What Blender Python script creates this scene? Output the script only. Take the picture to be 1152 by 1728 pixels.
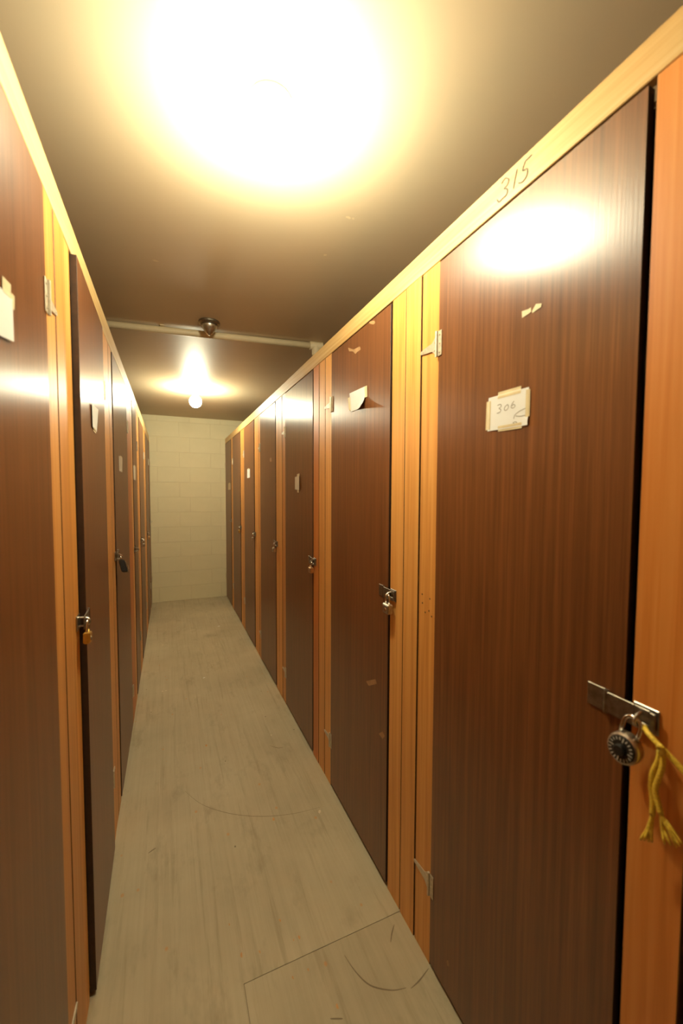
import bpy, bmesh, math, random
from mathutils import Vector, Matrix
rnd = random.Random(7)
S = bpy.context.scene
C = S.collection
for o in list(bpy.data.objects):
    bpy.data.objects.remove(o)

# ------------------------------------------------------------------ camera
F_PX, HC = 680.0, 1.5                       # focal length in pixels of the 1152x1728 frame, eye height
YAW, PITCH, ROLL = (math.radians(a) for a in (23.10, -2.80, 0.225))
FW = Vector((math.sin(YAW)*math.cos(PITCH), math.cos(YAW)*math.cos(PITCH), math.sin(PITCH)))
_r = Vector((math.cos(YAW), -math.sin(YAW), 0)); _u = _r.cross(FW)
RT = _r*math.cos(ROLL) + _u*math.sin(ROLL)
UP = -_r*math.sin(ROLL) + _u*math.cos(ROLL)
EYE = Vector((0, 0, HC))
cd = bpy.data.cameras.new('camera'); cam = bpy.data.objects.new('camera', cd); C.objects.link(cam)
m3 = Matrix((RT, UP, -FW)).transposed()
cam.matrix_world = Matrix.Translation(EYE) @ m3.to_4x4()
cd.sensor_fit = 'HORIZONTAL'; cd.sensor_width = 24.0; cd.lens = F_PX/1152*24.0
cd.clip_start = 0.02
cd.dof.use_dof = True; cd.dof.focus_distance = 2.6; cd.dof.aperture_fstop = 2.8
S.camera = cam

# ------------------------------------------------------------------ world, lamps' strength, exposure
w = bpy.data.worlds.new('world'); S.world = w; w.use_nodes = True
w.node_tree.nodes['Background'].inputs[0].default_value = (0.02, 0.015, 0.01, 1)
w.node_tree.nodes['Background'].inputs[1].default_value = 0.0
S.view_settings.view_transform = 'Standard'; S.view_settings.look = 'None'
S.view_settings.gamma = 1.0; S.view_settings.use_curve_mapping = False
S.view_settings.exposure = 0.0
LAMP_COLOR = (1.0, 0.95, 0.67)
LAMPS = [(0.258, 1.085, 42.0), (0.250, 4.26, 44.0)]      # x, y, watts

# ------------------------------------------------------------------ measures of the place
XR, XL = 0.7366, -0.238          # locker fronts, right and left
ZR0, ZR1 = 2.1766, 2.250          # right top rail
ZL0, ZL1 = 2.150, 2.234          # left top rail
YW, ZC, DEPTH = 5.935, 2.514, 0.62
Y0 = -1.6

def ray(px, py):
    return FW + RT*((px-576)/F_PX) + UP*((864-py)/F_PX)
def on_x(px, py, X):
    d = ray(px, py); return EYE + d*(X/d.x)
def on_z(px, py, Z):
    d = ray(px, py); return EYE + d*((Z-HC)/d.z)

# ------------------------------------------------------------------ materials
def srgb(r, g, b):
    f = lambda c: c/12.92 if c <= 0.04045 else ((c+0.055)/1.055)**2.4
    return (f(r/255), f(g/255), f(b/255), 1)

class N:
    def __init__(s, name):
        s.m = bpy.data.materials.new(name); s.m.use_nodes = True
        s.t = s.m.node_tree; s.p = s.t.nodes['Principled BSDF']
    def n(s, typ, **kw):
        nd = s.t.nodes.new(typ)
        for k, v in kw.items():
            if hasattr(nd, k): setattr(nd, k, v)
            else: nd.inputs[k].default_value = v
        return nd
    def l(s, a, b): s.t.links.new(a, b)
    def coords(s, scale, offset=True):
        tc = s.n('ShaderNodeTexCoord'); mp = s.n('ShaderNodeMapping'); mp.inputs['Scale'].default_value = scale
        if offset:
            oi = s.n('ShaderNodeObjectInfo'); mu = s.n('ShaderNodeMath', operation='MULTIPLY'); mu.inputs[1].default_value = 37.0
            s.l(oi.outputs['Random'], mu.inputs[0]); ad = s.n('ShaderNodeVectorMath', operation='ADD')
            s.l(tc.outputs['Object'], ad.inputs[0]); s.l(mu.outputs[0], ad.inputs[1]); s.l(ad.outputs[0], mp.inputs[0])
        else: s.l(tc.outputs['Object'], mp.inputs[0])
        return mp.outputs[0]
    def noise(s, vec, scale, detail=4, rough=0.55, dist=0.0):
        nz = s.n('ShaderNodeTexNoise'); s.l(vec, nz.inputs['Vector'])
        nz.inputs['Scale'].default_value = scale; nz.inputs['Detail'].default_value = detail
        nz.inputs['Roughness'].default_value = rough; nz.inputs['Distortion'].default_value = dist
        return nz.outputs['Fac']
    def ramp(s, fac, stops):
        r = s.n('ShaderNodeValToRGB'); e = r.color_ramp.elements
        while len(e) < len(stops): e.new(0.5)
        for i, (p, c) in enumerate(stops): e[i].position = p; e[i].color = c
        s.l(fac, r.inputs[0]); return r.outputs[0]
    def mix(s, fac, a, b, mode='MIX'):
        mx = s.n('ShaderNodeMix'); mx.data_type = 'RGBA'; mx.blend_type = mode
        for sock, v in ((mx.inputs[0], fac), (mx.inputs[6], a), (mx.inputs[7], b)):
            if isinstance(v, (int, float)): sock.default_value = v
            elif isinstance(v, tuple): sock.default_value = v
            else: s.l(v, sock)
        return mx.outputs[2]
    def bump(s, h, strength, dist=0.001):
        b = s.n('ShaderNodeBump'); b.inputs['Strength'].default_value = strength; b.inputs['Distance'].default_value = dist
        s.l(h, b.inputs['Height']); s.l(b.outputs[0], s.p.inputs['Normal'])
    def fin(s, col=None, rough=0.5, metal=0.0, spec=0.5):
        if col is not None:
            if isinstance(col, tuple): s.p.inputs['Base Color'].default_value = col
            else: s.l(col, s.p.inputs['Base Color'])
        s.p.inputs['Roughness'].default_value = rough; s.p.inputs['Metallic'].default_value = metal
        s.p.inputs['Specular IOR Level'].default_value = spec
        return s.m

def mat_door():
    a = N('dark_wood_door')
    v = a.coords((26, 26, 0.55)); g = a.noise(v, 3.0, 8, 0.62, 0.25)
    v2 = a.coords((160, 160, 2.2)); g2 = a.noise(v2, 2.0, 3, 0.6)
    c = a.ramp(g, [(0.28, (0.120, 0.043, 0.015, 1)), (0.5, (0.19, 0.070, 0.023, 1)), (0.72, (0.26, 0.098, 0.033, 1))])
    d = a.ramp(g2, [(0.35, (0.62, 0.58, 0.55, 1)), (0.62, (1, 1, 1, 1))])
    col = a.mix(0.55, c, d, 'MULTIPLY')
    a.bump(g2, 0.25, 0.0006)
    a.fin(col, 0.32, 0, 0.66)
    tv = a.n('ShaderNodeCombineXYZ'); tv.inputs[1].default_value = 1.0
    a.p.inputs['Anisotropic'].default_value = 0.6
    a.l(tv.outputs[0], a.p.inputs['Tangent'])
    return a.m

def mat_board(name, along_z=True, tint=(1, 1, 1, 1)):
    a = N(name)
    sc = (34, 34, 0.7) if along_z else (34, 0.7, 34)
    v = a.coords(sc); g = a.noise(v, 1.6, 6, 0.6, 0.6)
    c = a.ramp(g, [(0.3, (0.62, 0.265, 0.060, 1)), (0.5, (0.76, 0.365, 0.094, 1)), (0.7, (0.83, 0.45, 0.14, 1))])
    oi = a.n('ShaderNodeObjectInfo')
    t = a.ramp(oi.outputs['Random'], [(0.0, (0.80, 0.70, 0.62, 1)), (0.5, (1, 0.97, 0.92, 1)), (1.0, (1, 1, 1, 1))])
    col = a.mix(1.0, c, t, 'MULTIPLY'); col = a.mix(1.0, col, tint, 'MULTIPLY')
    # knots: a few dark ovals drawn out along the grain
    kv = a.coords((7, 7, 2.6) if along_z else (7, 2.6, 7)); vo = a.n('ShaderNodeTexVoronoi'); a.l(kv, vo.inputs['Vector']); vo.inputs['Scale'].default_value = 1.0
    sp = a.n('ShaderNodeSeparateColor'); a.l(vo.outputs['Color'], sp.inputs[0])
    gate = a.n('ShaderNodeMath', operation='GREATER_THAN'); gate.inputs[1].default_value = 0.72; a.l(sp.outputs[0], gate.inputs[0])
    kn = a.ramp(vo.outputs['Distance'], [(0.03, (1, 1, 1, 1)), (0.085, (0, 0, 0, 1))])
    kf = a.n('ShaderNodeMath', operation='MULTIPLY'); a.l(kn, kf.inputs[0]); a.l(gate.outputs[0], kf.inputs[1])
    kf2 = a.n('ShaderNodeMath', operation='MULTIPLY'); a.l(kf.outputs[0], kf2.inputs[0]); kf2.inputs[1].default_value = 0.75
    col = a.mix(kf2.outputs[0], col, (0.17, 0.062, 0.018, 1))
    a.bump(g, 0.15, 0.001)
    return a.fin(col, 0.42, 0, 0.4)

def mat_floor():
    a = N('painted_plywood_floor')
    v = a.coords((1, 1, 1)); big = a.noise(v, 2.2, 5, 0.6)
    gr = a.noise(a.coords((55, 1.6, 10)), 1.0, 5, 0.65)
    c = a.ramp(big, [(0.3, (0.455, 0.39, 0.262, 1)), (0.7, (0.585, 0.51, 0.35, 1))])
    c = a.mix(0.3, c, a.ramp(gr, [(0.3, (0.66, 0.62, 0.55, 1)), (0.65, (1, 1, 1, 1))]), 'MULTIPLY')
    sm = a.noise(a.coords((9, 4, 9)), 1.0, 4, 0.7)
    c = a.mix(a.ramp(sm, [(0.56, (0, 0, 0, 1)), (0.76, (0.5, 0.5, 0.5, 1))]), c, (0.27, 0.215, 0.135, 1))
    st = a.noise(a.coords((24, 1.1, 10)), 1.3, 6, 0.7, 0.3)
    c = a.mix(a.ramp(st, [(0.55, (0, 0, 0, 1)), (0.72, (0.55, 0.55, 0.55, 1))]), c, (0.30, 0.235, 0.14, 1))
    ch = a.noise(a.coords((30, 11, 10)), 1.0, 5, 0.75)
    c = a.mix(a.ramp(ch, [(0.70, (0, 0, 0, 1)), (0.78, (0.8, 0.8, 0.8, 1))]), c, (0.60, 0.36, 0.16, 1))
    def specks(scale, thr, rad, colr, amt, c):
        vo = a.n('ShaderNodeTexVoronoi'); a.l(a.coords(scale), vo.inputs['Vector']); vo.inputs['Scale'].default_value = 1.0
        sp = a.n('ShaderNodeSeparateColor'); a.l(vo.outputs['Color'], sp.inputs[0])
        g = a.n('ShaderNodeMath', operation='GREATER_THAN'); g.inputs[1].default_value = thr; a.l(sp.outputs[1], g.inputs[0])
        k = a.ramp(vo.outputs['Distance'], [(rad*0.6, (amt, amt, amt, 1)), (rad, (0, 0, 0, 1))])
        f = a.n('ShaderNodeMath', operation='MULTIPLY'); a.l(k, f.inputs[0]); a.l(g.outputs[0], f.inputs[1])
        return a.mix(f.outputs[0], c, colr)
    c = specks((20, 14, 1), 0.84, 0.085, (0.12, 0.09, 0.055, 1), 0.8, c)
    c = specks((22, 16, 1), 0.90, 0.16, (0.58, 0.30, 0.12, 1), 0.7, c)
    c = specks((10, 7, 1), 0.93, 0.07, (0.75, 0.66, 0.48, 1), 0.9, c)
    a.bump(gr, 0.2, 0.001)
    return a.fin(c, 0.55, 0, 0.35)

def mat_paint(name, c0, c1, scale=3.0, rough=0.6, bump=0.1, bs=60):
    a = N(name); v = a.coords((1, 1, 1), False); g = a.noise(v, scale, 5, 0.6)
    col = a.ramp(g, [(0.3, c0), (0.7, c1)])
    a.bump(a.noise(v, bs, 3), bump, 0.001)
    return a.fin(col, rough, 0, 0.4)

def mat_metal(name, c0, c1, rough=0.35):
    a = N(name); g = a.noise(a.coords((1, 1, 1)), 90, 4, 0.6)
    return a.fin(a.ramp(g, [(0.35, c0), (0.7, c1)]), rough, 1.0)

def mat_plain(name, col, rough=0.6, metal=0.0, var=0.12, scale=40):
    a = N(name); g = a.noise(a.coords((1, 1, 1)), scale, 4, 0.6)
    lo = tuple(x*(1-var) for x in col[:3]) + (1,); hi = tuple(min(1, x*(1+var)) for x in col[:3]) + (1,)
    return a.fin(a.ramp(g, [(0.35, lo), (0.65, hi)]), rough, metal)

def mat_emit(name, col, strength):
    a = N(name); a.fin((0.0, 0.0, 0.0, 1), 0.6, 0, 0.0)
    a.p.inputs['Emission Color'].default_value = col; a.p.inputs['Emission Strength'].default_value = strength
    return a.m

DOOR = mat_door()
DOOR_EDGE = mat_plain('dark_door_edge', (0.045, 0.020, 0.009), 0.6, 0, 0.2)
BOARD_EDGE = mat_plain('dark_board_edge', (0.16, 0.065, 0.018), 0.7, 0, 0.2)
BOARD = mat_board('honey_fir_board'); BOARD_RED = mat_board('reddish_fir_board', True, (0.92, 0.70, 0.55, 1))
RAIL = mat_board('fir_rail', False, (0.92, 1.30, 2.1, 1))
CARCASS = mat_plain('bare_plywood_carcass', (0.22, 0.13, 0.06), 0.8)
FLOOR = mat_floor(); SUB = mat_plain('dark_subfloor', (0.06, 0.045, 0.03), 0.9)
CEIL = mat_paint('ceiling_paint', (0.575, 0.465, 0.315, 1), (0.62, 0.505, 0.345, 1), 1.2, 0.5, 0.08)
WALL = mat_paint('cream_block_paint', (0.735, 0.665, 0.435, 1), (0.785, 0.71, 0.475, 1), 4.0, 0.6, 0.35, 90)
MORTAR = mat_paint('cream_joint_paint', (0.69, 0.615, 0.41, 1), (0.73, 0.65, 0.44, 1), 4.0, 0.7, 0.2)
SIDEWALL = mat_paint('plaster_side_wall', (0.42, 0.34, 0.22, 1), (0.48, 0.39, 0.26, 1), 2.0, 0.7)
STEEL = mat_metal('worn_steel', (0.42, 0.38, 0.32, 1), (0.62, 0.57, 0.50, 1), 0.34)
ZINC = mat_plain('zinc_plated_hinge', (0.66, 0.58, 0.44), 0.45, 0.55, 0.12, 120)
DARKSTEEL = mat_metal('tarnished_steel', (0.22, 0.19, 0.15, 1), (0.36, 0.32, 0.26, 1), 0.42)
CHROME = mat_metal('chrome_shackle', (0.75, 0.73, 0.70, 1), (0.88, 0.86, 0.83, 1), 0.16)
BRASS = mat_metal('padlock_brass', (0.60, 0.38, 0.08, 1), (0.74, 0.50, 0.14, 1), 0.34)
COPPER = mat_metal('copper_toned_steel', (0.55, 0.36, 0.20, 1), (0.68, 0.47, 0.28, 1), 0.36)
BLACK = mat_plain('black_plastic', (0.012, 0.012, 0.011), 0.35)
WHITEMARK = mat_plain('dial_white_mark', (0.7, 0.68, 0.6), 0.5)
PAPER = mat_plain('white_note_paper', (0.82, 0.82, 0.80), 0.8, 0, 0.03, 8)
OLDPAPER = mat_plain('yellowed_note_paper', (0.70, 0.60, 0.44), 0.8, 0, 0.05, 8)
TAPE = mat_plain('masking_tape', (0.72, 0.60, 0.36), 0.6, 0, 0.06, 30)
INK = mat_plain('pencil_mark', (0.13, 0.10, 0.06), 0.7)
INK2 = mat_plain('faded_ink', (0.36, 0.33, 0.28), 0.7)
CORD = mat_plain('yellow_polypropylene_cord', (0.86, 0.58, 0.06), 0.5, 0, 0.25, 300)
PIPE = mat_plain('painted_pipe', (0.70, 0.58, 0.38), 0.5, 0, 0.05, 10)
RING = mat_plain('white_porcelain', (0.82, 0.79, 0.72), 0.6, 0, 0.02)
SCUFF = mat_plain('scuff_mark', (0.22, 0.175, 0.11), 0.7)
CHIP = mat_plain('bare_wood_chip', (0.60, 0.32, 0.13), 0.7)
SMUDGE = mat_plain('pale_glue_residue', (0.42, 0.24, 0.11), 0.5)

# ------------------------------------------------------------------ object helpers
def link(name, bm, mat, parent=None, loc=(0, 0, 0), smooth=False):
    me = bpy.data.meshes.new(name); bmesh.ops.recalc_face_normals(bm, faces=bm.faces[:]); bm.to_mesh(me); bm.free()
    o = bpy.data.objects.new(name, me); C.objects.link(o); o.location = loc
    me.materials.append(mat)
    if smooth: me.shade_smooth()
    if parent: o.parent = parent
    return o
def empty(name, loc):
    o = bpy.data.objects.new(name, None); C.objects.link(o); o.location = loc; o.empty_display_size = 0.05; return o
def tag(o, label, cat, group=None):
    o['label'] = label; o['category'] = cat
    if group: o['group'] = group
    return o
def struct(o): o['kind'] = 'structure'; return o

def add_box(bm, p0, p1, bev=0.0, f=None):
    x0, y0, z0 = p0; x1, y1, z1 = p1
    nb = bmesh.new()
    vs = [nb.verts.new(p) for p in ((x0,y0,z0),(x1,y0,z0),(x1,y1,z0),(x0,y1,z0),(x0,y0,z1),(x1,y0,z1),(x1,y1,z1),(x0,y1,z1))]
    for q in ((0,1,2,3),(4,5,6,7),(0,1,5,4),(1,2,6,5),(2,3,7,6),(3,0,4,7)): nb.faces.new([vs[i] for i in q])
    bmesh.ops.recalc_face_normals(nb, faces=nb.faces[:])
    if bev: bmesh.ops.bevel(nb, geom=nb.edges[:], offset=bev, segments=1, affect='EDGES', profile=0.5)
    mp = {}
    for v in nb.verts: mp[v] = bm.verts.new(f(*v.co) if f else v.co)
    for fc in nb.faces: bm.faces.new([mp[v] for v in fc.verts])
    nb.free()
def add_tube(bm, pts, rad, n=8, caps=True):
    pts = [Vector(p) for p in pts]; rings = []
    ref = None
    for i, p in enumerate(pts):
        t = (pts[min(i+1, len(pts)-1)] - pts[max(i-1, 0)]).normalized()
        if ref is None: ref = t.orthogonal().normalized()
        ref = (ref - t*ref.dot(t)).normalized(); b = t.cross(ref)
        r = rad[i] if isinstance(rad, (list, tuple)) else rad
        rings.append([bm.verts.new(p + (ref*math.cos(a) + b*math.sin(a))*r) for a in (2*math.pi*k/n for k in range(n))])
    for a, b in zip(rings, rings[1:]):
        for k in range(n): bm.faces.new([a[k], a[(k+1) % n], b[(k+1) % n], b[k]])
    if caps:
        bm.faces.new(rings[0][::-1]); bm.faces.new(rings[-1])
def add_lathe(bm, prof, origin=(0, 0, 0), axis='z', n=32):
    o = Vector(origin); rings = []
    for r, h in prof:
        ring = []
        for k in range(n):
            a = 2*math.pi*k/n; c, s = math.cos(a)*r, math.sin(a)*r
            p = {'z': (c, s, h), 'x': (h, c, s), 'y': (c, h, s)}[axis]
            ring.append(bm.verts.new(o + Vector(p)))
        rings.append(ring)
    for a, b in zip(rings, rings[1:]):
        for k in range(n): bm.faces.new([a[k], a[(k+1) % n], b[(k+1) % n], b[k]])
    bm.faces.new(rings[0]); bm.faces.new(rings[-1])
def add_prism(bm, poly, f0, f1):
    """poly: 2D points; f0, f1 map a 2D point to the front and the back."""
    a = [bm.verts.new(f0(*p)) for p in poly]; b = [bm.verts.new(f1(*p)) for p in poly]
    bm.faces.new(a); bm.faces.new(b[::-1])
    for i in range(len(poly)): bm.faces.new([a[i], a[(i+1) % len(poly)], b[(i+1) % len(poly)], b[i]])
def add_ribbon(bm, pts, width, nrm):
    pts = [Vector(p) for p in pts]; nrm = Vector(nrm); prev = None
    wd = width if isinstance(width, (list, tuple)) else [width]*len(pts)
    for i, p in enumerate(pts):
        t = (pts[min(i+1, len(pts)-1)] - pts[max(i-1, 0)]).normalized(); s = t.cross(nrm).normalized()*wd[i]/2
        cur = (bm.verts.new(p+s), bm.verts.new(p-s))
        if prev: bm.faces.new([prev[0], cur[0], cur[1], prev[1]])
        prev = cur

class Side:
    """u runs along the corridor, w sticks out into it, z up."""
    def __init__(s, right, hinge=0.0, ang=0.0):
        s.right = right; s.h = hinge; s.c, s.s = math.cos(ang), math.sin(ang)
    def __call__(s, u, w, z):
        du = u - s.h
        u2 = s.h + du*s.c + w*s.s; w2 = w*s.c - du*s.s
        return Vector((XR - w2 if s.right else XL + w2, u2, z))
def local(fn, origin):
    o = Vector(origin); return lambda u, w, z: fn(u, w, z) - o
def sbox(bm, fn, u0, u1, w0, w1, z0, z1, bev=0.0):
    add_box(bm, (u0, w0, z0), (u1, w1, z1), bev, fn)

# ------------------------------------------------------------------ the setting
xa, xb = XL - DEPTH - 0.03, XR + DEPTH + 0.03
bm = bmesh.new(); add_box(bm, (xa-0.1, Y0-0.1, -0.12), (xb+0.1, YW+0.1, -0.012)); floor = struct(link('floor', bm, SUB))
seam_a, seam_b = on_z(405, 1620, 0), on_z(668, 1540, 0)
ys, xs = seam_b.y, seam_a.x
def sheet(x0, x1, y0, y1, tilt=0.0):
    cx, cy = (x0+x1)/2, (y0+y1)/2; b = bmesh.new()
    add_box(b, (x0-cx, y0-cy, -0.012), (x1-cx, y1-cy, 0), 0.0012)
    return link('floor_sheet', b, FLOOR, floor, (cx, cy, 0))
g = 0.0008
sheet(xs+g, xb, Y0, ys-g)
cx, cy = (xa+xb)/2, (Y0+YW)/2; b = bmesh.new()
add_prism(b, [(xa-cx, Y0-cy), (xs-cx, Y0-cy), (xs-cx, ys-cy), (xb-cx, ys-cy), (xb-cx, YW-cy), (xa-cx, YW-cy)], lambda x, y: (x, y, 0), lambda x, y: (x, y, -0.012))
link('floor_sheet', b, FLOOR, floor, (cx, cy, 0))

bm = bmesh.new(); add_box(bm, (xa-0.1, Y0-0.1, ZC), (xb+0.1, YW+0.1, ZC+0.1)); ceiling = struct(link('ceiling', bm, CEIL))
bm = bmesh.new(); add_box(bm, (xa-0.1, Y0, -0.012), (xa, YW, ZC)); struct(link('wall_left', bm, SIDEWALL))
bm = bmesh.new(); add_box(bm, (xb, Y0, -0.012), (xb+0.1, YW, ZC)); struct(link('wall_right', bm, SIDEWALL))
bm = bmesh.new(); add_box(bm, (xa-0.1, Y0-0.1, -0.012), (xb+0.1, Y0, ZC)); struct(link('wall_front', bm, SIDEWALL))
bm = bmesh.new(); add_box(bm, (xa-0.1, YW+0.0015, -0.012), (xb+0.1, YW+0.1, ZC)); wall_back = struct(link('wall_back', bm, MORTAR))
# painted concrete blocks in running bond, joints barely recessed
BH, BL = 0.2032, 0.4064
blockmesh = {}
row = 0; z = 0.0
while z < ZC-0.01:
    z1 = min(z+BH, ZC); x = xa - (BL/2 if row % 2 else 0.07)
    while x < xb:
        x0, x1 = max(x, xa), min(x+BL, xb)
        if x1 - x0 > 0.02:
            key = (round(x1-x0, 3), round(z1-z, 3))
            if key not in blockmesh:
                b = bmesh.new(); hx, hz = key[0]/2-0.0022, key[1]/2-0.0022
                add_box(b, (-hx, -0.0018, -hz), (hx, 0.004, hz), 0.0014)
                o = link('block', b, WALL, wall_back); blockmesh[key] = o.data
            else:
                o = bpy.data.objects.new('block', blockmesh[key]); C.objects.link(o); o.parent = wall_back
            o.location = ((x0+x1)/2, YW+rnd.uniform(-0.0003, 0.0003), (z+z1)/2)
        x += BL
    z = z1; row += 1

# scuffs, scrapes and bare spots on the floor paint
def scuff(px, width, mat=SCUFF, name='scuff_mark'):
    b = bmesh.new(); add_ribbon(b, [on_z(x, y, 0.0006) for x, y in px], width, (0, 0, 1)); link(name, b, mat, floor)
def arc(pts, n=6):
    out = []
    for i in range(len(pts)-1):
        p0, p1, p2, p3 = (pts[max(i-1, 0)], pts[i], pts[i+1], pts[min(i+2, len(pts)-1)])
        for k in range(n):
            t = k/n
            out.append(tuple(0.5*(2*p1[j] + (p2[j]-p0[j])*t + (2*p0[j]-5*p1[j]+4*p2[j]-p3[j])*t*t + (3*p1[j]-p0[j]-3*p2[j]+p3[j])*t**3) for j in (0, 1)))
    out.append(pts[-1]); return out
def taper(pts, wmax): 
    n = len(pts); return [wmax*(0.25+0.75*math.sin(math.pi*(i+0.3)/n)) for i in range(n)]
for pts, wd in (([(581, 1612), (600, 1640), (625, 1663), (660, 1671), (685, 1667)], 0.0042), ([(693, 1668), (707, 1655), (723, 1634)], 0.004),
                ([(312, 1335), (340, 1357), (380, 1371), (420, 1377), (460, 1377), (500, 1372), (540, 1362)], 0.0028),
                ([(665, 1560), (661, 1575), (659, 1590)], 0.004), ([(557, 1719), (578, 1719)], 0.004),
                ([(455, 1258), (468, 1262), (478, 1261)], 0.004), ([(250, 1440), (258, 1434), (263, 1431)], 0.006)):
    q = arc(pts); scuff(q, taper(q, wd))
for x, y, r in ((569, 1698, 0.006), (472, 1553, 0.005), (505, 1582, 0.006), (495, 1586, 0.004), (407, 1612, 0.007), (438, 1606, 0.004), (520, 1637, 0.004), (494, 1650, 0.004),
                (348, 1258, 0.009), (461, 1382, 0.008), (387, 1560, 0.004)):
    b = bmesh.new(); c = on_z(x, y, 0.0005); k = 7
    vs = [b.verts.new(c + Vector((math.cos(a)*r*rnd.uniform(.35, .8), math.sin(a)*r*rnd.uniform(.7, 1.6), 0))) for a in (2*math.pi*i/k for i in range(k))]
    b.faces.new(vs); link('bare_spot', b, CHIP, floor)

# ------------------------------------------------------------------ lockers
HEIGHT_TOP = {True: ZR0, False: ZL0}
def t_hinge(fn_local, uh, z, door, lk, fn_root):
    """butt leaf on the door edge, knuckle, tapered strap across the jamb board"""
    b = bmesh.new()
    sbox(b, fn_local, uh-0.020, uh-0.003, 0.0035, 0.0060, z-0.036, z+0.036, 0.0006)
    for dz in (-0.025, 0, 0.025): sbox(b, fn_local, uh-0.014, uh-0.008, 0.006, 0.0078, z+dz-0.003, z+dz+0.003, 0.0012)
    link('hinge_leaf', b, ZINC, door)
    b = bmesh.new()
    add_tube(b, [fn_root(uh+0.002, 0.007, z-0.037+k*0.0185) for k in range(5)], 0.0042, 8)
    k = 1.0 if uh < 5.6 else 0.22
    poly = [(uh+0.004, z-0.030), (uh+0.016*k, z-0.024), (uh+0.030*k, z-0.012), (uh+0.060*k, z-0.009), (uh+0.088*k, z-0.005), (uh+0.092*k, z), (uh+0.088*k, z+0.005), (uh+0.060*k, z+0.009), (uh+0.030*k, z+0.012), (uh+0.016*k, z+0.024), (uh+0.004, z+0.030)]
    add_prism(b, poly, lambda u, zz: fn_root(u, 0.0032, zz), lambda u, zz: fn_root(u, 0.0004, zz))
    for u, dz in ((uh+0.004+0.012*k, 0.012), (uh+0.004+0.012*k, -0.012), (uh+0.075*k, 0)): sbox(b, fn_root, u-0.003, u+0.003, 0.003, 0.0046, z+dz-0.003, z+dz+0.003, 0.0012)
    link('strap_hinge', b, ZINC, lk)

def hasp_parts(fn_door, un, z, door, lk, fn_root, dz=0.0):
    """hinged strap from the door across the gap, staple on the jamb board"""
    b = bmesh.new()
    sbox(b, fn_door, un+0.040, un+0.075, 0.0035, 0.0062, z-0.021, z+0.021, 0.0008)
    add_tube(b, [fn_door(un+0.038, 0.0075, z-0.021), fn_door(un+0.038, 0.0075, z+0.021)], 0.0045, 8)
    # strap with its slot: four bars round the opening
    sbox(b, fn_door, un-0.012, un+0.036, 0.0075, 0.0105, z-0.019, z+0.019, 0.0008)
    sbox(b, fn_door, un-0.036, un-0.012, 0.0075, 0.0105, z+0.006, z+0.019, 0.0008)
    sbox(b, fn_door, un-0.036, un-0.012, 0.0075, 0.0105, z-0.019, z-0.006, 0.0008)
    sbox(b, fn_door, un-0.044, un-0.036, 0.0075, 0.0105, z-0.017, z+0.017, 0.0008)
    link('hasp', b, DARKSTEEL, door)
    b = bmesh.new()
    sbox(b, fn_root, un-0.046, un-0.006, 0.0004, 0.0028, z-0.021, z+0.021, 0.0008)
    add_tube(b, [fn_root(un-0.024, 0.002 + 0.028*math.sin(a)**0.7, z-0.012*math.cos(a)) for a in (math.pi*k/10 for k in range(11))], 0.0028, 8)
    link('staple', b, STEEL, lk)

def build_locker(right, near, far, pn, pf, label, hinges, lockz, ang=0.0, boards_near=(), boards_far=(), proud=0.0, red=()):
    fn0 = Side(right); zt = HEIGHT_TOP[right]
    org = fn0((near+far)/2, 0, 0)
    lk = tag(empty('storage_locker', org), label, 'locker', 'plywood-door storage lockers, %s row' % ('right' if right else 'left'))
    fr = local(fn0, org)
    # plywood box behind the front: back, two sides, top and bottom as one shell
    b = bmesh.new(); t = 0.012
    sbox(b, fr, pn+0.001, pn+t, -DEPTH, -0.041, 0.001, zt-0.004); sbox(b, fr, pf-t, pf-0.001, -DEPTH, -0.041, 0.001, zt-0.004)
    sbox(b, fr, pn+t, pf-t, -DEPTH, -DEPTH+t, 0.001, zt-0.004); sbox(b, fr, pn+t, pf-t, -DEPTH+t, -0.041, zt-0.016, zt-0.004); sbox(b, fr, pn+t, pf-t, -DEPTH+t, -0.041, 0.001, 0.012)
    link('body', b, CARCASS, lk)
    for (a, c) in list(boards_near)+list(boards_far):
        b = bmesh.new(); j = rnd.uniform(-0.0012, 0.0012); cu = (a+c)/2
        o3 = fr(cu, 0, 0)
        sbox(b, lambda u, w, z: fr(u, w, z) - o3, a, c, -0.038+j, 0.0+j, 0.0, zt, 0.0014)
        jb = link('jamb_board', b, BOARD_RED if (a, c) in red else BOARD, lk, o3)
        jb.data.materials.append(BOARD_EDGE)                         # sawn edges coloured darker than the faces so the board gaps read dark
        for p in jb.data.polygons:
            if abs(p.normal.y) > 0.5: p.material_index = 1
    # door, hung on its far edge
    fd_w = Side(right, far, ang); hinge = fd_w(far, 0, 0)
    fd = local(fd_w, hinge)
    b = bmesh.new(); sbox(b, fd, near+0.008, far-0.003, -0.014+proud, 0.003+proud, 0.016, zt-0.007, 0.0008)
    door = link('door', b, DOOR, lk, hinge - org)
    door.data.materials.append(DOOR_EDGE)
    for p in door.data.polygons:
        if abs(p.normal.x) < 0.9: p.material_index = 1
    fdl = fd
    for z in hinges: t_hinge(fdl, far, z, door, lk, fr)
    if lockz: hasp_parts(fdl, near, lockz, door, lk, fr)
    return lk, fd_w

def boards(a, c, n, gaps=None):
    out = []; gp = gaps or 0.003; wd = (c-a-gp*(n-1))/n
    for i in range(n): out.append((a+i*(wd+gp), a+i*(wd+gp)+wd))
    return out

def hz(px, py, right): return on_x(px, py, XR if right else XL).z

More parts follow.
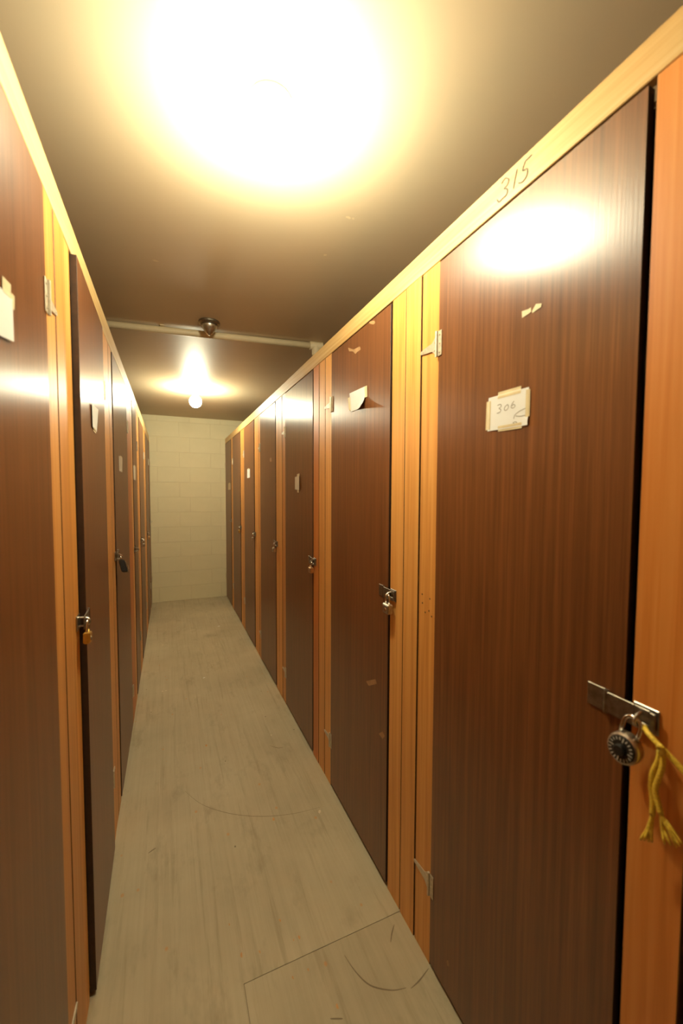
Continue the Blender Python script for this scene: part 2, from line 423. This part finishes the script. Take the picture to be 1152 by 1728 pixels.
R_DOORS = [(-0.41, 0.158), (0.434, 1.001), (1.271, 1.853), (2.122, 2.708), (2.978, 3.538), (3.807, 4.362), (4.612, 5.192), (5.351, 5.907)]
L_DOORS = [(-0.40, 0.165), (0.440, 1.059), (1.315, 1.8515), (2.152, 2.827), (3.230, 3.603), (3.919, 4.542), (4.937, 5.483), (5.620, 5.905)]
def lockers(right, doors, specs):
    out = []
    posts = [(doors[i][1], doors[i+1][0]) for i in range(len(doors)-1)]
    for i, (n, f) in enumerate(doors):
        pn = (posts[i-1][0]+posts[i-1][1])/2 if i else n-0.12
        last = i == len(doors)-1
        pf = YW-0.004 if last else (posts[i][0]+posts[i][1])/2
        sp = specs[i]
        # jamb boards of the post on the far side: hinge board and cover board; the lock-side board belongs to the next locker
        def split(p):
            a, c = p; k = 3 if c-a > 0.19 else 2
            return boards(a, c, k, 0.0042)
        fb = split(posts[i])[:-1] if not last else [(f+0.002, YW-0.004)]
        nb = [split(posts[i-1])[-1]] if i else [(n-0.09, n-0.001)]
        if not right and i == 1: fb = [(1.059, 1.143), (1.1485, 1.2475)]
        if not right and i == 2: nb = [(1.2505, 1.3145)]
        if right and i == 0: fb = [(0.160, 0.240), (0.245, 0.334)]
        if right and i == 1: nb = [(0.346, 0.432)]
        red = ()
        if not right and i == 3: red = (fb[0], fb[1])
        if right and i == 3: red = (nb[0],)
        if right and i == 1: red = (nb[0],)
        out.append(build_locker(right, n, f, pn, pf, sp['label'], sp.get('hinges', (1.86, 0.32)), sp.get('lock'), sp.get('ang', 0), nb, fb, sp.get('proud', 0), red))
    return out

Rn, Ln = 'right row', 'left row'
R_SPECS = [
    dict(label='locker at the right edge, nearest of the right row, past the yellow cord', lock=None),
    dict(label='large right-row locker with 315 pencilled above and round dial padlock', hinges=(hz(739, 582, 1), hz(722, 1484, 1)), lock=hz(1072, 1203, 1)),
    dict(label='right-row locker with curling white note and grey steel padlock', hinges=(hz(559, 683, 1), hz(553, 1240, 1)), lock=hz(659, 1002, 1)),
    dict(label='right-row locker with small taped note and copper-toned padlock', hinges=(hz(482, 729, 1), hz(480, 1130, 1)), lock=hz(525, 945, 1)),
    dict(label='right-row locker without a note, fourth full door from the camera', hinges=(hz(440, 755, 1), hz(439, 1067, 1)), lock=hz(464, 916, 1)),
    dict(label='right-row locker with narrow white note, fifth full door from the camera', hinges=(1.90, 0.33), lock=hz(428, 900, 1)),
    dict(label='right-row locker without a note, last but one before the cream wall', hinges=(1.88, 0.31), lock=hz(405, 889, 1)),
    dict(label='right-row locker in the corner against the cream block wall', hinges=(1.88, 0.31), lock=1.13),
]
L_SPECS = [
    dict(label='left-row locker beside the camera, out at the near end', lock=1.1),
    dict(label='large left-row locker at the left edge with torn taped note', hinges=(hz(78, 505, 0), hz(134, 1664, 0)), lock=1.12),
    dict(label='left-row locker with ajar door and brass padlock', hinges=(hz(173, 660, 0), hz(192, 1299, 0)), lock=hz(138, 1040, 0), ang=0.016, proud=0.004),
    dict(label='left-row locker with black padlock, third door from the camera', hinges=(hz(214, 722, 0), hz(224, 1160, 0)), lock=hz(198, 934, 0)),
    dict(label='left-row locker with empty hasp, fourth door from the camera', hinges=(1.86, 0.33), lock=hz(227, 926, 0)),
    dict(label='left-row locker with small silver padlock, fifth door from the camera', hinges=(1.86, 0.33), lock=hz(241, 905, 0)),
    dict(label='left-row locker last but one before the cream block wall', hinges=(1.86, 0.33), lock=hz(251, 894, 0)),
    dict(label='left-row locker in the corner against the cream block wall', hinges=(1.86, 0.33), lock=1.12),
]
RL = lockers(True, R_DOORS, R_SPECS); LL = lockers(False, L_DOORS, L_SPECS)

# continuous top rails over the doors
def rail(right, z0, z1, label):
    fn0 = Side(right); y0 = (R_DOORS if right else L_DOORS)[0][0]-0.12; org = fn0((y0+YW)/2, 0, z0)
    fr = local(fn0, org); b = bmesh.new(); sbox(b, fr, y0, YW-0.004, -0.019, 0.0005, z0+0.0012, z1, 0.0016)
    return tag(link('top_rail', b, RAIL, None, org), label, 'rail'), fr
rail_r, fr_r = rail(True, ZR0, ZR1, 'pale wooden rail running above the right-row locker doors')
rail_l, fr_l = rail(False, ZL0, ZL1, 'pale wooden rail running above the left-row locker doors')

def strokes(name, polys, X, wd, mat, parent, org, right=True, off=0.0012):
    b = bmesh.new(); nx = -1 if right else 1
    for p in polys:
        add_ribbon(b, [on_x(x, y, X) + Vector((nx*off, 0, 0)) - Vector(org) for x, y in arc(p, 4)], wd, (nx, 0, 0))
    return link(name, b, mat, parent)
def pc(ox, oy, s, pts): return [(ox+x/s, oy+y/s) for x, y in pts]
z3 = [pc(820, 250, 11.52, q) for q in (
    [(300, 700), (370, 590), (440, 610), (410, 720), (350, 790), (415, 800), (400, 900), (310, 990), (250, 1050), (215, 1000)],
    [(605, 410), (560, 620), (530, 790)],
    [(890, 130), (760, 260)], [(760, 260), (710, 440), (800, 400), (790, 540), (700, 660), (630, 680)])]
strokes('pencil_number', z3, XR-0.0005, 0.0026, INK, rail_r, rail_r.location)

# ------------------------------------------------------------------ padlocks
def padlock(fnw, u, z, style, label, tilt=0.0, swing=0.0):
    """hangs by its shackle from the staple at (u, z); tilt rolls it in the door plane"""
    root = tag(empty('padlock', fnw(u, 0.024, z)), label, 'padlock', 'padlocks on the lockers')
    o = fnw(u, 0.024, z); ct, st = math.cos(tilt), math.sin(tilt)
    def f(a, w, h):                                    # a across, w out, h up, from the shackle's top
        a2 = a*ct - h*st; h2 = a*st + h*ct
        w2 = w - h*swing
        return fnw(u + a2, 0.024 + w2, z + h2) - o
    R = {'dial': 0.0135, 'black': 0.011}.get(style, 0.0115); L = {'dial': 0.030, 'black': 0.022}.get(style, 0.030)
    sr = 0.0035
    b = bmesh.new()
    pts = [f(-R, 0, -L)] + [f(-R, 0, -L*0.5)] + [f(-R*math.cos(t), 0, R*math.sin(t)-R*0.6) for t in (math.pi*k/10 for k in range(11))] + [f(R, 0, -L*0.5), f(R, 0, -L)]
    add_tube(b, pts, sr, 10); link('shackle', b, CHROME, root, smooth=True)
    if style == 'dial':
        rc, h0 = 0.0255, -L-0.0205
        b = bmesh.new(); prof = [(rc*0.80, -0.0095), (rc*0.98, -0.008), (rc, -0.004), (rc, 0.004), (rc*0.96, 0.0075), (rc*0.86, 0.0090)]
        rings = []
        for r, ww in prof: rings.append([b.verts.new(f(math.cos(t)*r, ww, h0 + math.sin(t)*r)) for t in (2*math.pi*k/32 for k in range(32))])
        for p, q in zip(rings, rings[1:]):
            for k in range(32): b.faces.new([p[k], p[(k+1) % 32], q[(k+1) % 32], q[k]])
        b.faces.new(rings[0]); b.faces.new(rings[-1]); link('case', b, STEEL, root, smooth=False)
        b = bmesh.new(); rings = []
        for r, ww in ((rc*0.82, 0.009), (rc*0.82, 0.0115), (rc*0.77, 0.0122), (rc*0.36, 0.0122), (rc*0.34, 0.0185), (rc*0.28, 0.0195)):
            rings.append([b.verts.new(f(math.cos(t)*r, ww, h0 + math.sin(t)*r)) for t in (2*math.pi*k/24 for k in range(24))])
        for p, q in zip(rings, rings[1:]):
            for k in range(24): b.faces.new([p[k], p[(k+1) % 24], q[(k+1) % 24], q[k]])
        b.faces.new(rings[-1]); dial = link('dial', b, BLACK, root)
        b = bmesh.new()
        for k in range(20):
            t = 2*math.pi*k/20; ln = 0.46 if k % 5 == 0 else 0.58
            add_ribbon(b, [f(math.cos(t)*rc*ln, 0.0124, h0+math.sin(t)*rc*ln), f(math.cos(t)*rc*0.76, 0.0124, h0+math.sin(t)*rc*0.76)], 0.0016, fnw(0, 1, 0)-fnw(0, 0, 0))
        link('dial_marks', b, WHITEMARK, dial)
    else:
        hw, hh, th = {'steel': (0.0200, 0.034, 0.0105), 'brass': (0.0165, 0.030, 0.0085), 'copper': (0.0185, 0.030, 0.0100), 'black': (0.0260, 0.054, 0.0130), 'small': (0.0185, 0.030, 0.010)}[style]
        m = {'steel': STEEL, 'brass': BRASS, 'copper': COPPER, 'black': BLACK, 'small': STEEL}[style]
        b = bmesh.new(); add_box(b, (-hw, -th, -L-hh), (hw, th, -L+0.002), 0.0035, f)
        link('case', b, m, root)
        b = bmesh.new(); add_box(b, (-hw*0.96, -th*1.04, -L-0.006), (hw*0.96, th*1.04, -L-0.003), 0.0005, f)
        link('band', b, CHROME if style == 'black' else m, root)
        b = bmesh.new()
        if style == 'black':
            add_box(b, (hw*0.2, -th*0.5, -L-hh*0.72), (hw*1.22, th*1.35, -L-hh*0.32), 0.003, f); link('dial_wheels', b, CHROME, root)
        else:
            rings = [[b.verts.new(f(math.cos(t)*0.006, ww, -L-hh*0.55+math.sin(t)*0.006)) for t in (2*math.pi*k/12 for k in range(12))] for ww in (th, th+0.0012)]
            for k in range(12): b.faces.new([rings[0][k], rings[0][(k+1) % 12], rings[1][(k+1) % 12], rings[1][k]])
            b.faces.new(rings[1]); link('emblem', b, COPPER if style == 'steel' else DARKSTEEL, root)
    return root

def lz(i, right): return (R_SPECS if right else L_SPECS)[i]['lock']
SR, SL = Side(True), Side(False)
un = lambda d: d[0]-0.024
padlock(SR, un(R_DOORS[1])+0.004, lz(1, 1)-0.002, 'dial', 'round steel combination padlock with black dial beside the yellow cord', tilt=0.16, swing=0.14)
padlock(SR, un(R_DOORS[2]), lz(2, 1), 'steel', 'grey steel padlock on the locker with the curling note')
padlock(SR, un(R_DOORS[3]), lz(3, 1), 'copper', 'copper-toned padlock on the right row beyond the grey padlock')
padlock(SR, un(R_DOORS[4]), lz(4, 1), 'small', 'silver padlock on the fourth full door of the right row')
padlock(SR, un(R_DOORS[5]), lz(5, 1), 'small', 'tiny padlock below the narrow white note, right row')
padlock(SR, un(R_DOORS[6]), lz(6, 1), 'brass', 'tiny padlock on the last but one locker of the right row')
padlock(SL, un(L_DOORS[2]), lz(2, 0), 'brass', 'brass padlock hanging on the ajar left-row door', tilt=-0.22)
padlock(SL, un(L_DOORS[3]), lz(3, 0), 'black', 'black padlock with chrome wheels on the left row', tilt=-0.25, swing=0.25)
padlock(SL, un(L_DOORS[5]), lz(5, 0), 'small', 'small silver padlock on the fifth door of the left row')
padlock(SL, un(L_DOORS[6]), lz(6, 0), 'copper', 'dull tiny padlock near the far end of the left row')

# ------------------------------------------------------------------ notes taped to the doors
def note(right, corners, label, mat=PAPER, tapes=(), lift=lambda s, t: 0.0, fn=None, base=0.0036, writing=(), n=8):
    """corners: pixels TL, TR, BR, BL on the door face; s runs left to right, t top to bottom"""
    X = (XR - base) if right else (XL + base); nx = -1 if right else 1
    P = [on_x(x, y, X) for x, y in corners]; org = (P[0]+P[1]+P[2]+P[3])/4
    q = lambda s, t: (P[0]*(1-s)+P[1]*s)*(1-t) + (P[3]*(1-s)+P[2]*s)*t
    root = tag(empty('paper_note', org), label, 'note', 'paper notes taped to locker doors')
    b = bmesh.new(); V = [[[b.verts.new(q(i/n, j/n) - org + Vector((nx*(lift(i/n, j/n)+k*0.0005), 0, 0))) for i in range(n+1)] for j in range(n+1)] for k in (0, 1)]
    for k in (0, 1):
        for j in range(n):
            for i in range(n): b.faces.new([V[k][j][i], V[k][j][i+1], V[k][j+1][i+1], V[k][j+1][i]])
    edge = [(0, i) for i in range(n)] + [(j, n) for j in range(n)] + [(n, n-i) for i in range(n)] + [(n-j, 0) for j in range(n)]
    for e, (j, i) in enumerate(edge):
        j2, i2 = edge[(e+1) % len(edge)]; b.faces.new([V[0][j][i], V[0][j2][i2], V[1][j2][i2], V[1][j][i]])
    sheet_o = link('sheet', b, mat, root, smooth=False)
    for (s0, s1, t0, t1) in tapes:
        b = bmesh.new(); k = 3; G = []
        for j in range(k+1):
            G.append([b.verts.new(q(s0+(s1-s0)*i/k, t0+(t1-t0)*j/k) - org + Vector((nx*((lift(min(max(s0+(s1-s0)*i/k, 0), 1), min(max(t0+(t1-t0)*j/k, 0), 1)) if 0 <= s0+(s1-s0)*i/k <= 1 and 0 <= t0+(t1-t0)*j/k <= 1 else 0)+0.0009), 0, 0))) for i in range(k+1)])
        for j in range(k):
            for i in range(k): b.faces.new([G[j][i], G[j][i+1], G[j+1][i+1], G[j+1][i]])
        link('tape', b, TAPE, root)
    if writing:
        b = bmesh.new()
        for p in writing: add_ribbon(b, [on_x(x, y, X) - org + Vector((nx*0.0018, 0, 0)) for x, y in arc(p, 4)], 0.0018, (nx, 0, 0))
        link('handwriting', b, INK2, sheet_o)
    return root
wr = [pc(810, 640, 11.52, p) for p in (
    [(345, 510), (400, 490), (420, 525), (375, 570), (410, 590), (395, 640), (335, 665)],
    [(545, 490), (490, 540), (480, 600), (520, 600), (560, 545), (545, 490)],
    [(670, 425), (630, 480), (610, 545), (650, 560), (690, 520), (660, 490), (625, 520)],
    [(890, 565), (780, 620), (690, 690), (660, 770)], [(700, 715), (800, 720), (930, 690)], [(640, 855), (680, 830), (720, 835), (690, 865), (650, 850)])]
note(True, [(825, 672), (893, 653), (891, 717), (823, 728)], 'white note reading 306, masking-taped on all four sides', PAPER,
     [(0.25, 0.82, -0.09, 0.10), (-0.06, 0.07, 0.10, 0.96), (0.94, 1.03, 0.06, 0.78), (0.28, 0.86, 0.90, 1.06)], lambda s, t: 0.0010+0.0016*(s > .9)*(t > .8), writing=wr)
note(True, [(590, 664), (616, 652), (617, 686), (592, 695)], 'white note with its lower right corner curling off the door', PAPER, [(-0.14, 0.06, 0.2, 0.9), (0.98, 1.12, 0.0, 0.55)],
     lambda s, t: 0.001 + 0.022*max(0, s+t-1.3)**2*2.2)
note(True, [(498, 805), (506, 803), (506, 827), (498, 826)], 'small dirty note taped top and bottom on the third right-row door', OLDPAPER, [(0.40, 0.92, -0.18, 0.08), (0.45, 0.80, 0.95, 1.20)], lambda s, t: 0.0015+0.004*s*s)
note(True, [(417, 792), (421.5, 791), (421.5, 806), (417, 807)], 'narrow white note far down the right row', PAPER, [(0.2, 0.8, -0.08, 0.06)])
note(True, [(385, 816), (389, 815.5), (389, 826), (385, 826.5)], 'tiny note on the corner locker by the cream wall', OLDPAPER, [(0.2, 0.8, -0.08, 0.06)])
note(False, [(-26, 462), (19, 504), (18, 576), (-27, 555)], 'torn white note with ragged tape cut by the left edge', PAPER, [(0.60, 0.95, -0.30, 0.03), (0.96, 1.12, -0.12, 0.22)], lambda s, t: 0.001+0.003*s*t)
note(False, [(152.5, 680), (165, 691), (162.5, 729), (154, 720)], 'white note lifting off the ajar left-row door', PAPER, [(0.3, 0.9, 0.94, 1.10)], lambda s, t: 0.003*(1-s)**2+0.001, base=0.0125)
note(False, [(200.2, 769), (206.2, 772), (206.2, 797), (201, 795)], 'yellowed narrow note above the black padlock', OLDPAPER, [(0.3, 0.8, -0.05, 0.05)])
note(False, [(224.6, 785), (228.4, 787), (228.6, 811), (225.2, 809)], 'yellowed narrow note above the empty hasp', OLDPAPER, [(0.3, 0.8, -0.05, 0.05)])

def patch(right, px, name, label, mat, cat, off=0.0038):
    X = XR-off if right else XL+off; P = [on_x(x, y, X) for x, y in px]; org = sum(P, Vector())/len(P); b = bmesh.new(); nx = Vector((-0.0004 if right else 0.0004, 0, 0))
    vs = [b.verts.new(p-org) for p in P]; v2 = [b.verts.new(p-org+nx) for p in P]
    b.faces.new(v2); b.faces.new(vs[::-1])
    for i in range(len(P)): b.faces.new([vs[i], vs[(i+1) % len(P)], v2[(i+1) % len(P)], v2[i]])
    o = link(name, b, mat, None, org); return tag(o, label, cat)
patch(True, pc(780, 480, 5.76, [(578, 262), (640, 240), (668, 222), (668, 265), (622, 300), (580, 326)]), 'tape_scrap', 'larger left piece of torn tape above the 306 note', TAPE, 'tape')
patch(True, pc(780, 480, 5.76, [(675, 262), (715, 190), (770, 184), (765, 220), (720, 250), (680, 280)]), 'tape_scrap', 'smaller right piece of torn tape above the 306 note', TAPE, 'tape')
def residue(i, right, px):
    lk, fdw = (RL if right else LL)[i]; door = [c for c in lk.children if c.name.startswith('door')][0]
    org = lk.location + door.location; b = bmesh.new(); X = (XR-0.0033) if right else (XL+0.0033)
    b.faces.new([b.verts.new(on_x(x, y, X)-org) for x, y in px]); link('glue_residue', b, SMUDGE, door)
residue(2, True, pc(540, 420, 4.8, [(225, 800), (270, 815), (320, 790), (330, 815), (300, 835), (285, 852), (265, 830), (235, 830)]))
residue(2, True, pc(540, 420, 4.8, [(395, 590), (440, 580), (445, 600), (430, 612), (400, 605)]))
residue(2, True, pc(500, 1200, 3.928, [(545, 150), (570, 135), (585, 165), (570, 185)]))
residue(2, True, pc(500, 900, 4.43, [(520, 1105), (590, 1090), (600, 1125), (540, 1140)]))
residue(1, True, pc(500, 1200, 3.928, [(995, 1655), (1005, 1650), (1012, 1690), (1000, 1690)]))
residue(4, True, [(455, 773), (458, 772), (458, 779), (455, 779)])

for x, y in ((940, 455), (997, 490), (942, 520), (990, 580), (962, 590), (1010, 622)):
    q = on_x(500+x/4.43, 900+y/4.43, XR-0.0014) - RL[1][0].location; b = bmesh.new(); add_lathe(b, [(0.0028, 0.0), (0.0024, -0.0008)], q, 'x', 8); link('nail_head', b, DOOR_EDGE, RL[1][0])
for x, y, r in ((588, 367, 0.012), (596, 369, 0.007), (262, 440, 0.014), (548, 430, 0.010)):
    c = on_z(x, y, ZC-0.0004); b = bmesh.new(); k = 7
    b.faces.new([b.verts.new(c + Vector((math.cos(t)*r*rnd.uniform(.5, 1.2), math.sin(t)*r*rnd.uniform(.3, .9), 0.0))) for t in (2*math.pi*i/k for i in range(k))]); link('paint_flake', b, PIPE, ceiling)

# ------------------------------------------------------------------ yellow cord on the near hasp
o0 = SR(0.405, 0.022, lz(1, 1)-0.012)
cord = tag(empty('cord', o0), 'yellow cord tied at the dial padlock with two frayed tails hanging', 'cord')
P = lambda px, py, wd: on_x(px, py, XR-wd) - o0
b = bmesh.new()
line = [P(1086, 1226, 0.018), P(1092, 1236, 0.026), P(1104, 1250, 0.030), P(1122, 1268, 0.030), P(1140, 1287, 0.028), P(1160, 1310, 0.024), P(1185, 1340, 0.020), P(1215, 1380, 0.012), P(1226, 1395, 0.0075)]
add_tube(b, line, 0.0043, 8); link('cord_line', b, CORD, cord, smooth=True)
b = bmesh.new(); add_tube(b, [P(1110, 1262, 0.034), P(1113, 1257, 0.038), P(1118, 1262, 0.036), P(1119, 1270, 0.032), P(1114, 1272, 0.028), P(1110, 1266, 0.030)], 0.0034, 8); link('knot', b, CORD, cord, smooth=True)
for main, ends, r in (([(1113, 1268), (1110, 1285), (1101, 1303), (1098, 1325), (1101, 1350), (1100, 1375)], [(1092, 1398, 1080, 1417), (1094, 1400, 1086, 1418), (1097, 1402, 1093, 1420), (1099, 1402, 1099, 1421)], 0.0044),
                      ([(1117, 1268), (1118, 1290), (1112, 1310), (1105, 1332), (1109, 1352), (1115, 1374)], [(1127, 1395, 1146, 1428), (1126, 1398, 1141, 1430), (1120, 1400, 1131, 1426), (1117, 1402, 1121, 1424), (1130, 1394, 1150, 1424)], 0.0044)):
    b = bmesh.new(); q = arc(main, 3); add_tube(b, [P(x, y, 0.026) for x, y in q], r, 8); link('tail', b, CORD, cord, smooth=True)
    b = bmesh.new()
    for (x1, y1, x2, y2) in ends:
        q = arc([main[-2], main[-1], (x1, y1), (x2, y2)], 3); add_tube(b, [P(x, y, 0.026+rnd.uniform(-.004, .004)*i/len(q)) for i, (x, y) in enumerate(q)], [r*0.62]*6+[r*0.5]*(len(q)-7)+[r*0.3], 6)
    link('frayed_end', b, CORD, cord, smooth=True)

# ------------------------------------------------------------------ things on the ceiling
def lamp(x, y, watts, label):
    root = tag(empty('ceiling_lamp', (x, y, ZC)), label, 'lamp', 'bare bulb ceiling lamps')
    b = bmesh.new(); add_lathe(b, [(0.058, 0), (0.057, -0.006), (0.044, -0.022), (0.030, -0.042), (0.026, -0.060)], n=32); link('lampholder', b, RING, root, smooth=True)
    R = 0.058; b = bmesh.new()                                   # round frosted bulb
    add_lathe(b, [(0.022, -0.058), (0.025, -0.070)] + [(R*math.cos(t), -0.128-R*math.sin(t)) for t in (-1.05+(1.05+1.54)*k/12 for k in range(13))], n=32); link('bulb', b, mat_emit('lit_frosted_bulb', LAMP_COLOR + (1,), watts/(4*math.pi**2*R*R)), root, smooth=True)
lamp(*LAMPS[0], 'glowing bare ceiling bulb close to the camera')
lamp(*LAMPS[1], 'distant glowing bare ceiling bulb before the cream wall')

dp = on_z(353, 543, ZC)
det = tag(empty('heat_detector', (dp.x, dp.y, ZC)), 'small metal cone heat detector on the ceiling before the pipe', 'detector')
b = bmesh.new(); add_lathe(b, [(0.060, 0), (0.062, -0.004), (0.062, -0.012), (0.052, -0.018)], n=32); link('base', b, DARKSTEEL, det)
b = bmesh.new(); add_lathe(b, [(0.047, -0.016), (0.046, -0.028), (0.038, -0.044), (0.028, -0.056), (0.026, -0.060), (0.016, -0.070), (0.003, -0.080)], n=32); link('cone', b, STEEL, det, smooth=True)

zp = ZC-0.024
pa, pb = on_z(165, 545.5, zp), on_z(541, 585, zp)
org = (pa+pb)/2
pipe = tag(empty('ceiling_pipe', org), 'cream painted pipe crossing the ceiling between the two lamps', 'pipe')
d = (pb-pa).normalized(); pa2 = pa - d*((pa.x-(xa+0.01))/d.x)
b = bmesh.new(); add_tube(b, [pa2-org, pb-org], 0.0205, 16); link('pipe_run', b, PIPE, pipe, smooth=True)
b = bmesh.new(); add_tube(b, [pb-org-d*0.075, pb-org+d*0.012], 0.0265, 16); add_tube(b, [pb-org-d*0.034, pb-org-d*0.034-Vector((0, 0, 0.062))], 0.0265, 16); link('tee_fitting', b, PIPE, pipe)
b = bmesh.new(); add_tube(b, [pb-org-d*0.034, Vector((pb.x-d.x*0.034-org.x, pb.y-d.y*0.034-org.y, ZR0-0.003-org.z))], 0.0205, 16); link('drop_pipe', b, PIPE, pipe, smooth=True)
b = bmesh.new(); e = (pa+d*0.35)-org; add_box(b, (e.x-0.012, e.y-0.03, 0.018), (e.x+0.012, e.y+0.03, 0.0238), 0.001); link('pipe_strap', b, PIPE, pipe)

# ------------------------------------------------------------------ litter on the floor
def scrap(px, py, s, rot, label, mat):
    c = on_z(px, py, 0.0); b = bmesh.new()
    poly = [(-s, -s*0.4), (s*0.2, -s*0.55), (s, -s*0.1), (s*0.6, s*0.45), (-s*0.5, s*0.5)]
    vs = [b.verts.new((x*math.cos(rot)-y*math.sin(rot), x*math.sin(rot)+y*math.cos(rot), 0.0006+0.003*abs(x)/s*(i % 2))) for i, (x, y) in enumerate(poly)]
    v2 = [b.verts.new(v.co+Vector((0, 0, 0.0006))) for v in vs]
    b.faces.new(vs[::-1]); b.faces.new(v2)
    for i in range(5): b.faces.new([vs[i], vs[(i+1) % 5], v2[(i+1) % 5], v2[i]])
    tag(link('paper_scrap', b, mat, None, c), label, 'scrap')
scrap(539, 1370, 0.011, 0.9, 'torn paper scrap on the floor beside the right-row doors', OLDPAPER)
scrap(344, 1144, 0.010, 0.2, 'white speck of paper mid corridor floor', PAPER)
scrap(369, 1057, 0.014, 0.1, 'small pale scrap on the floor at the far end', PAPER)
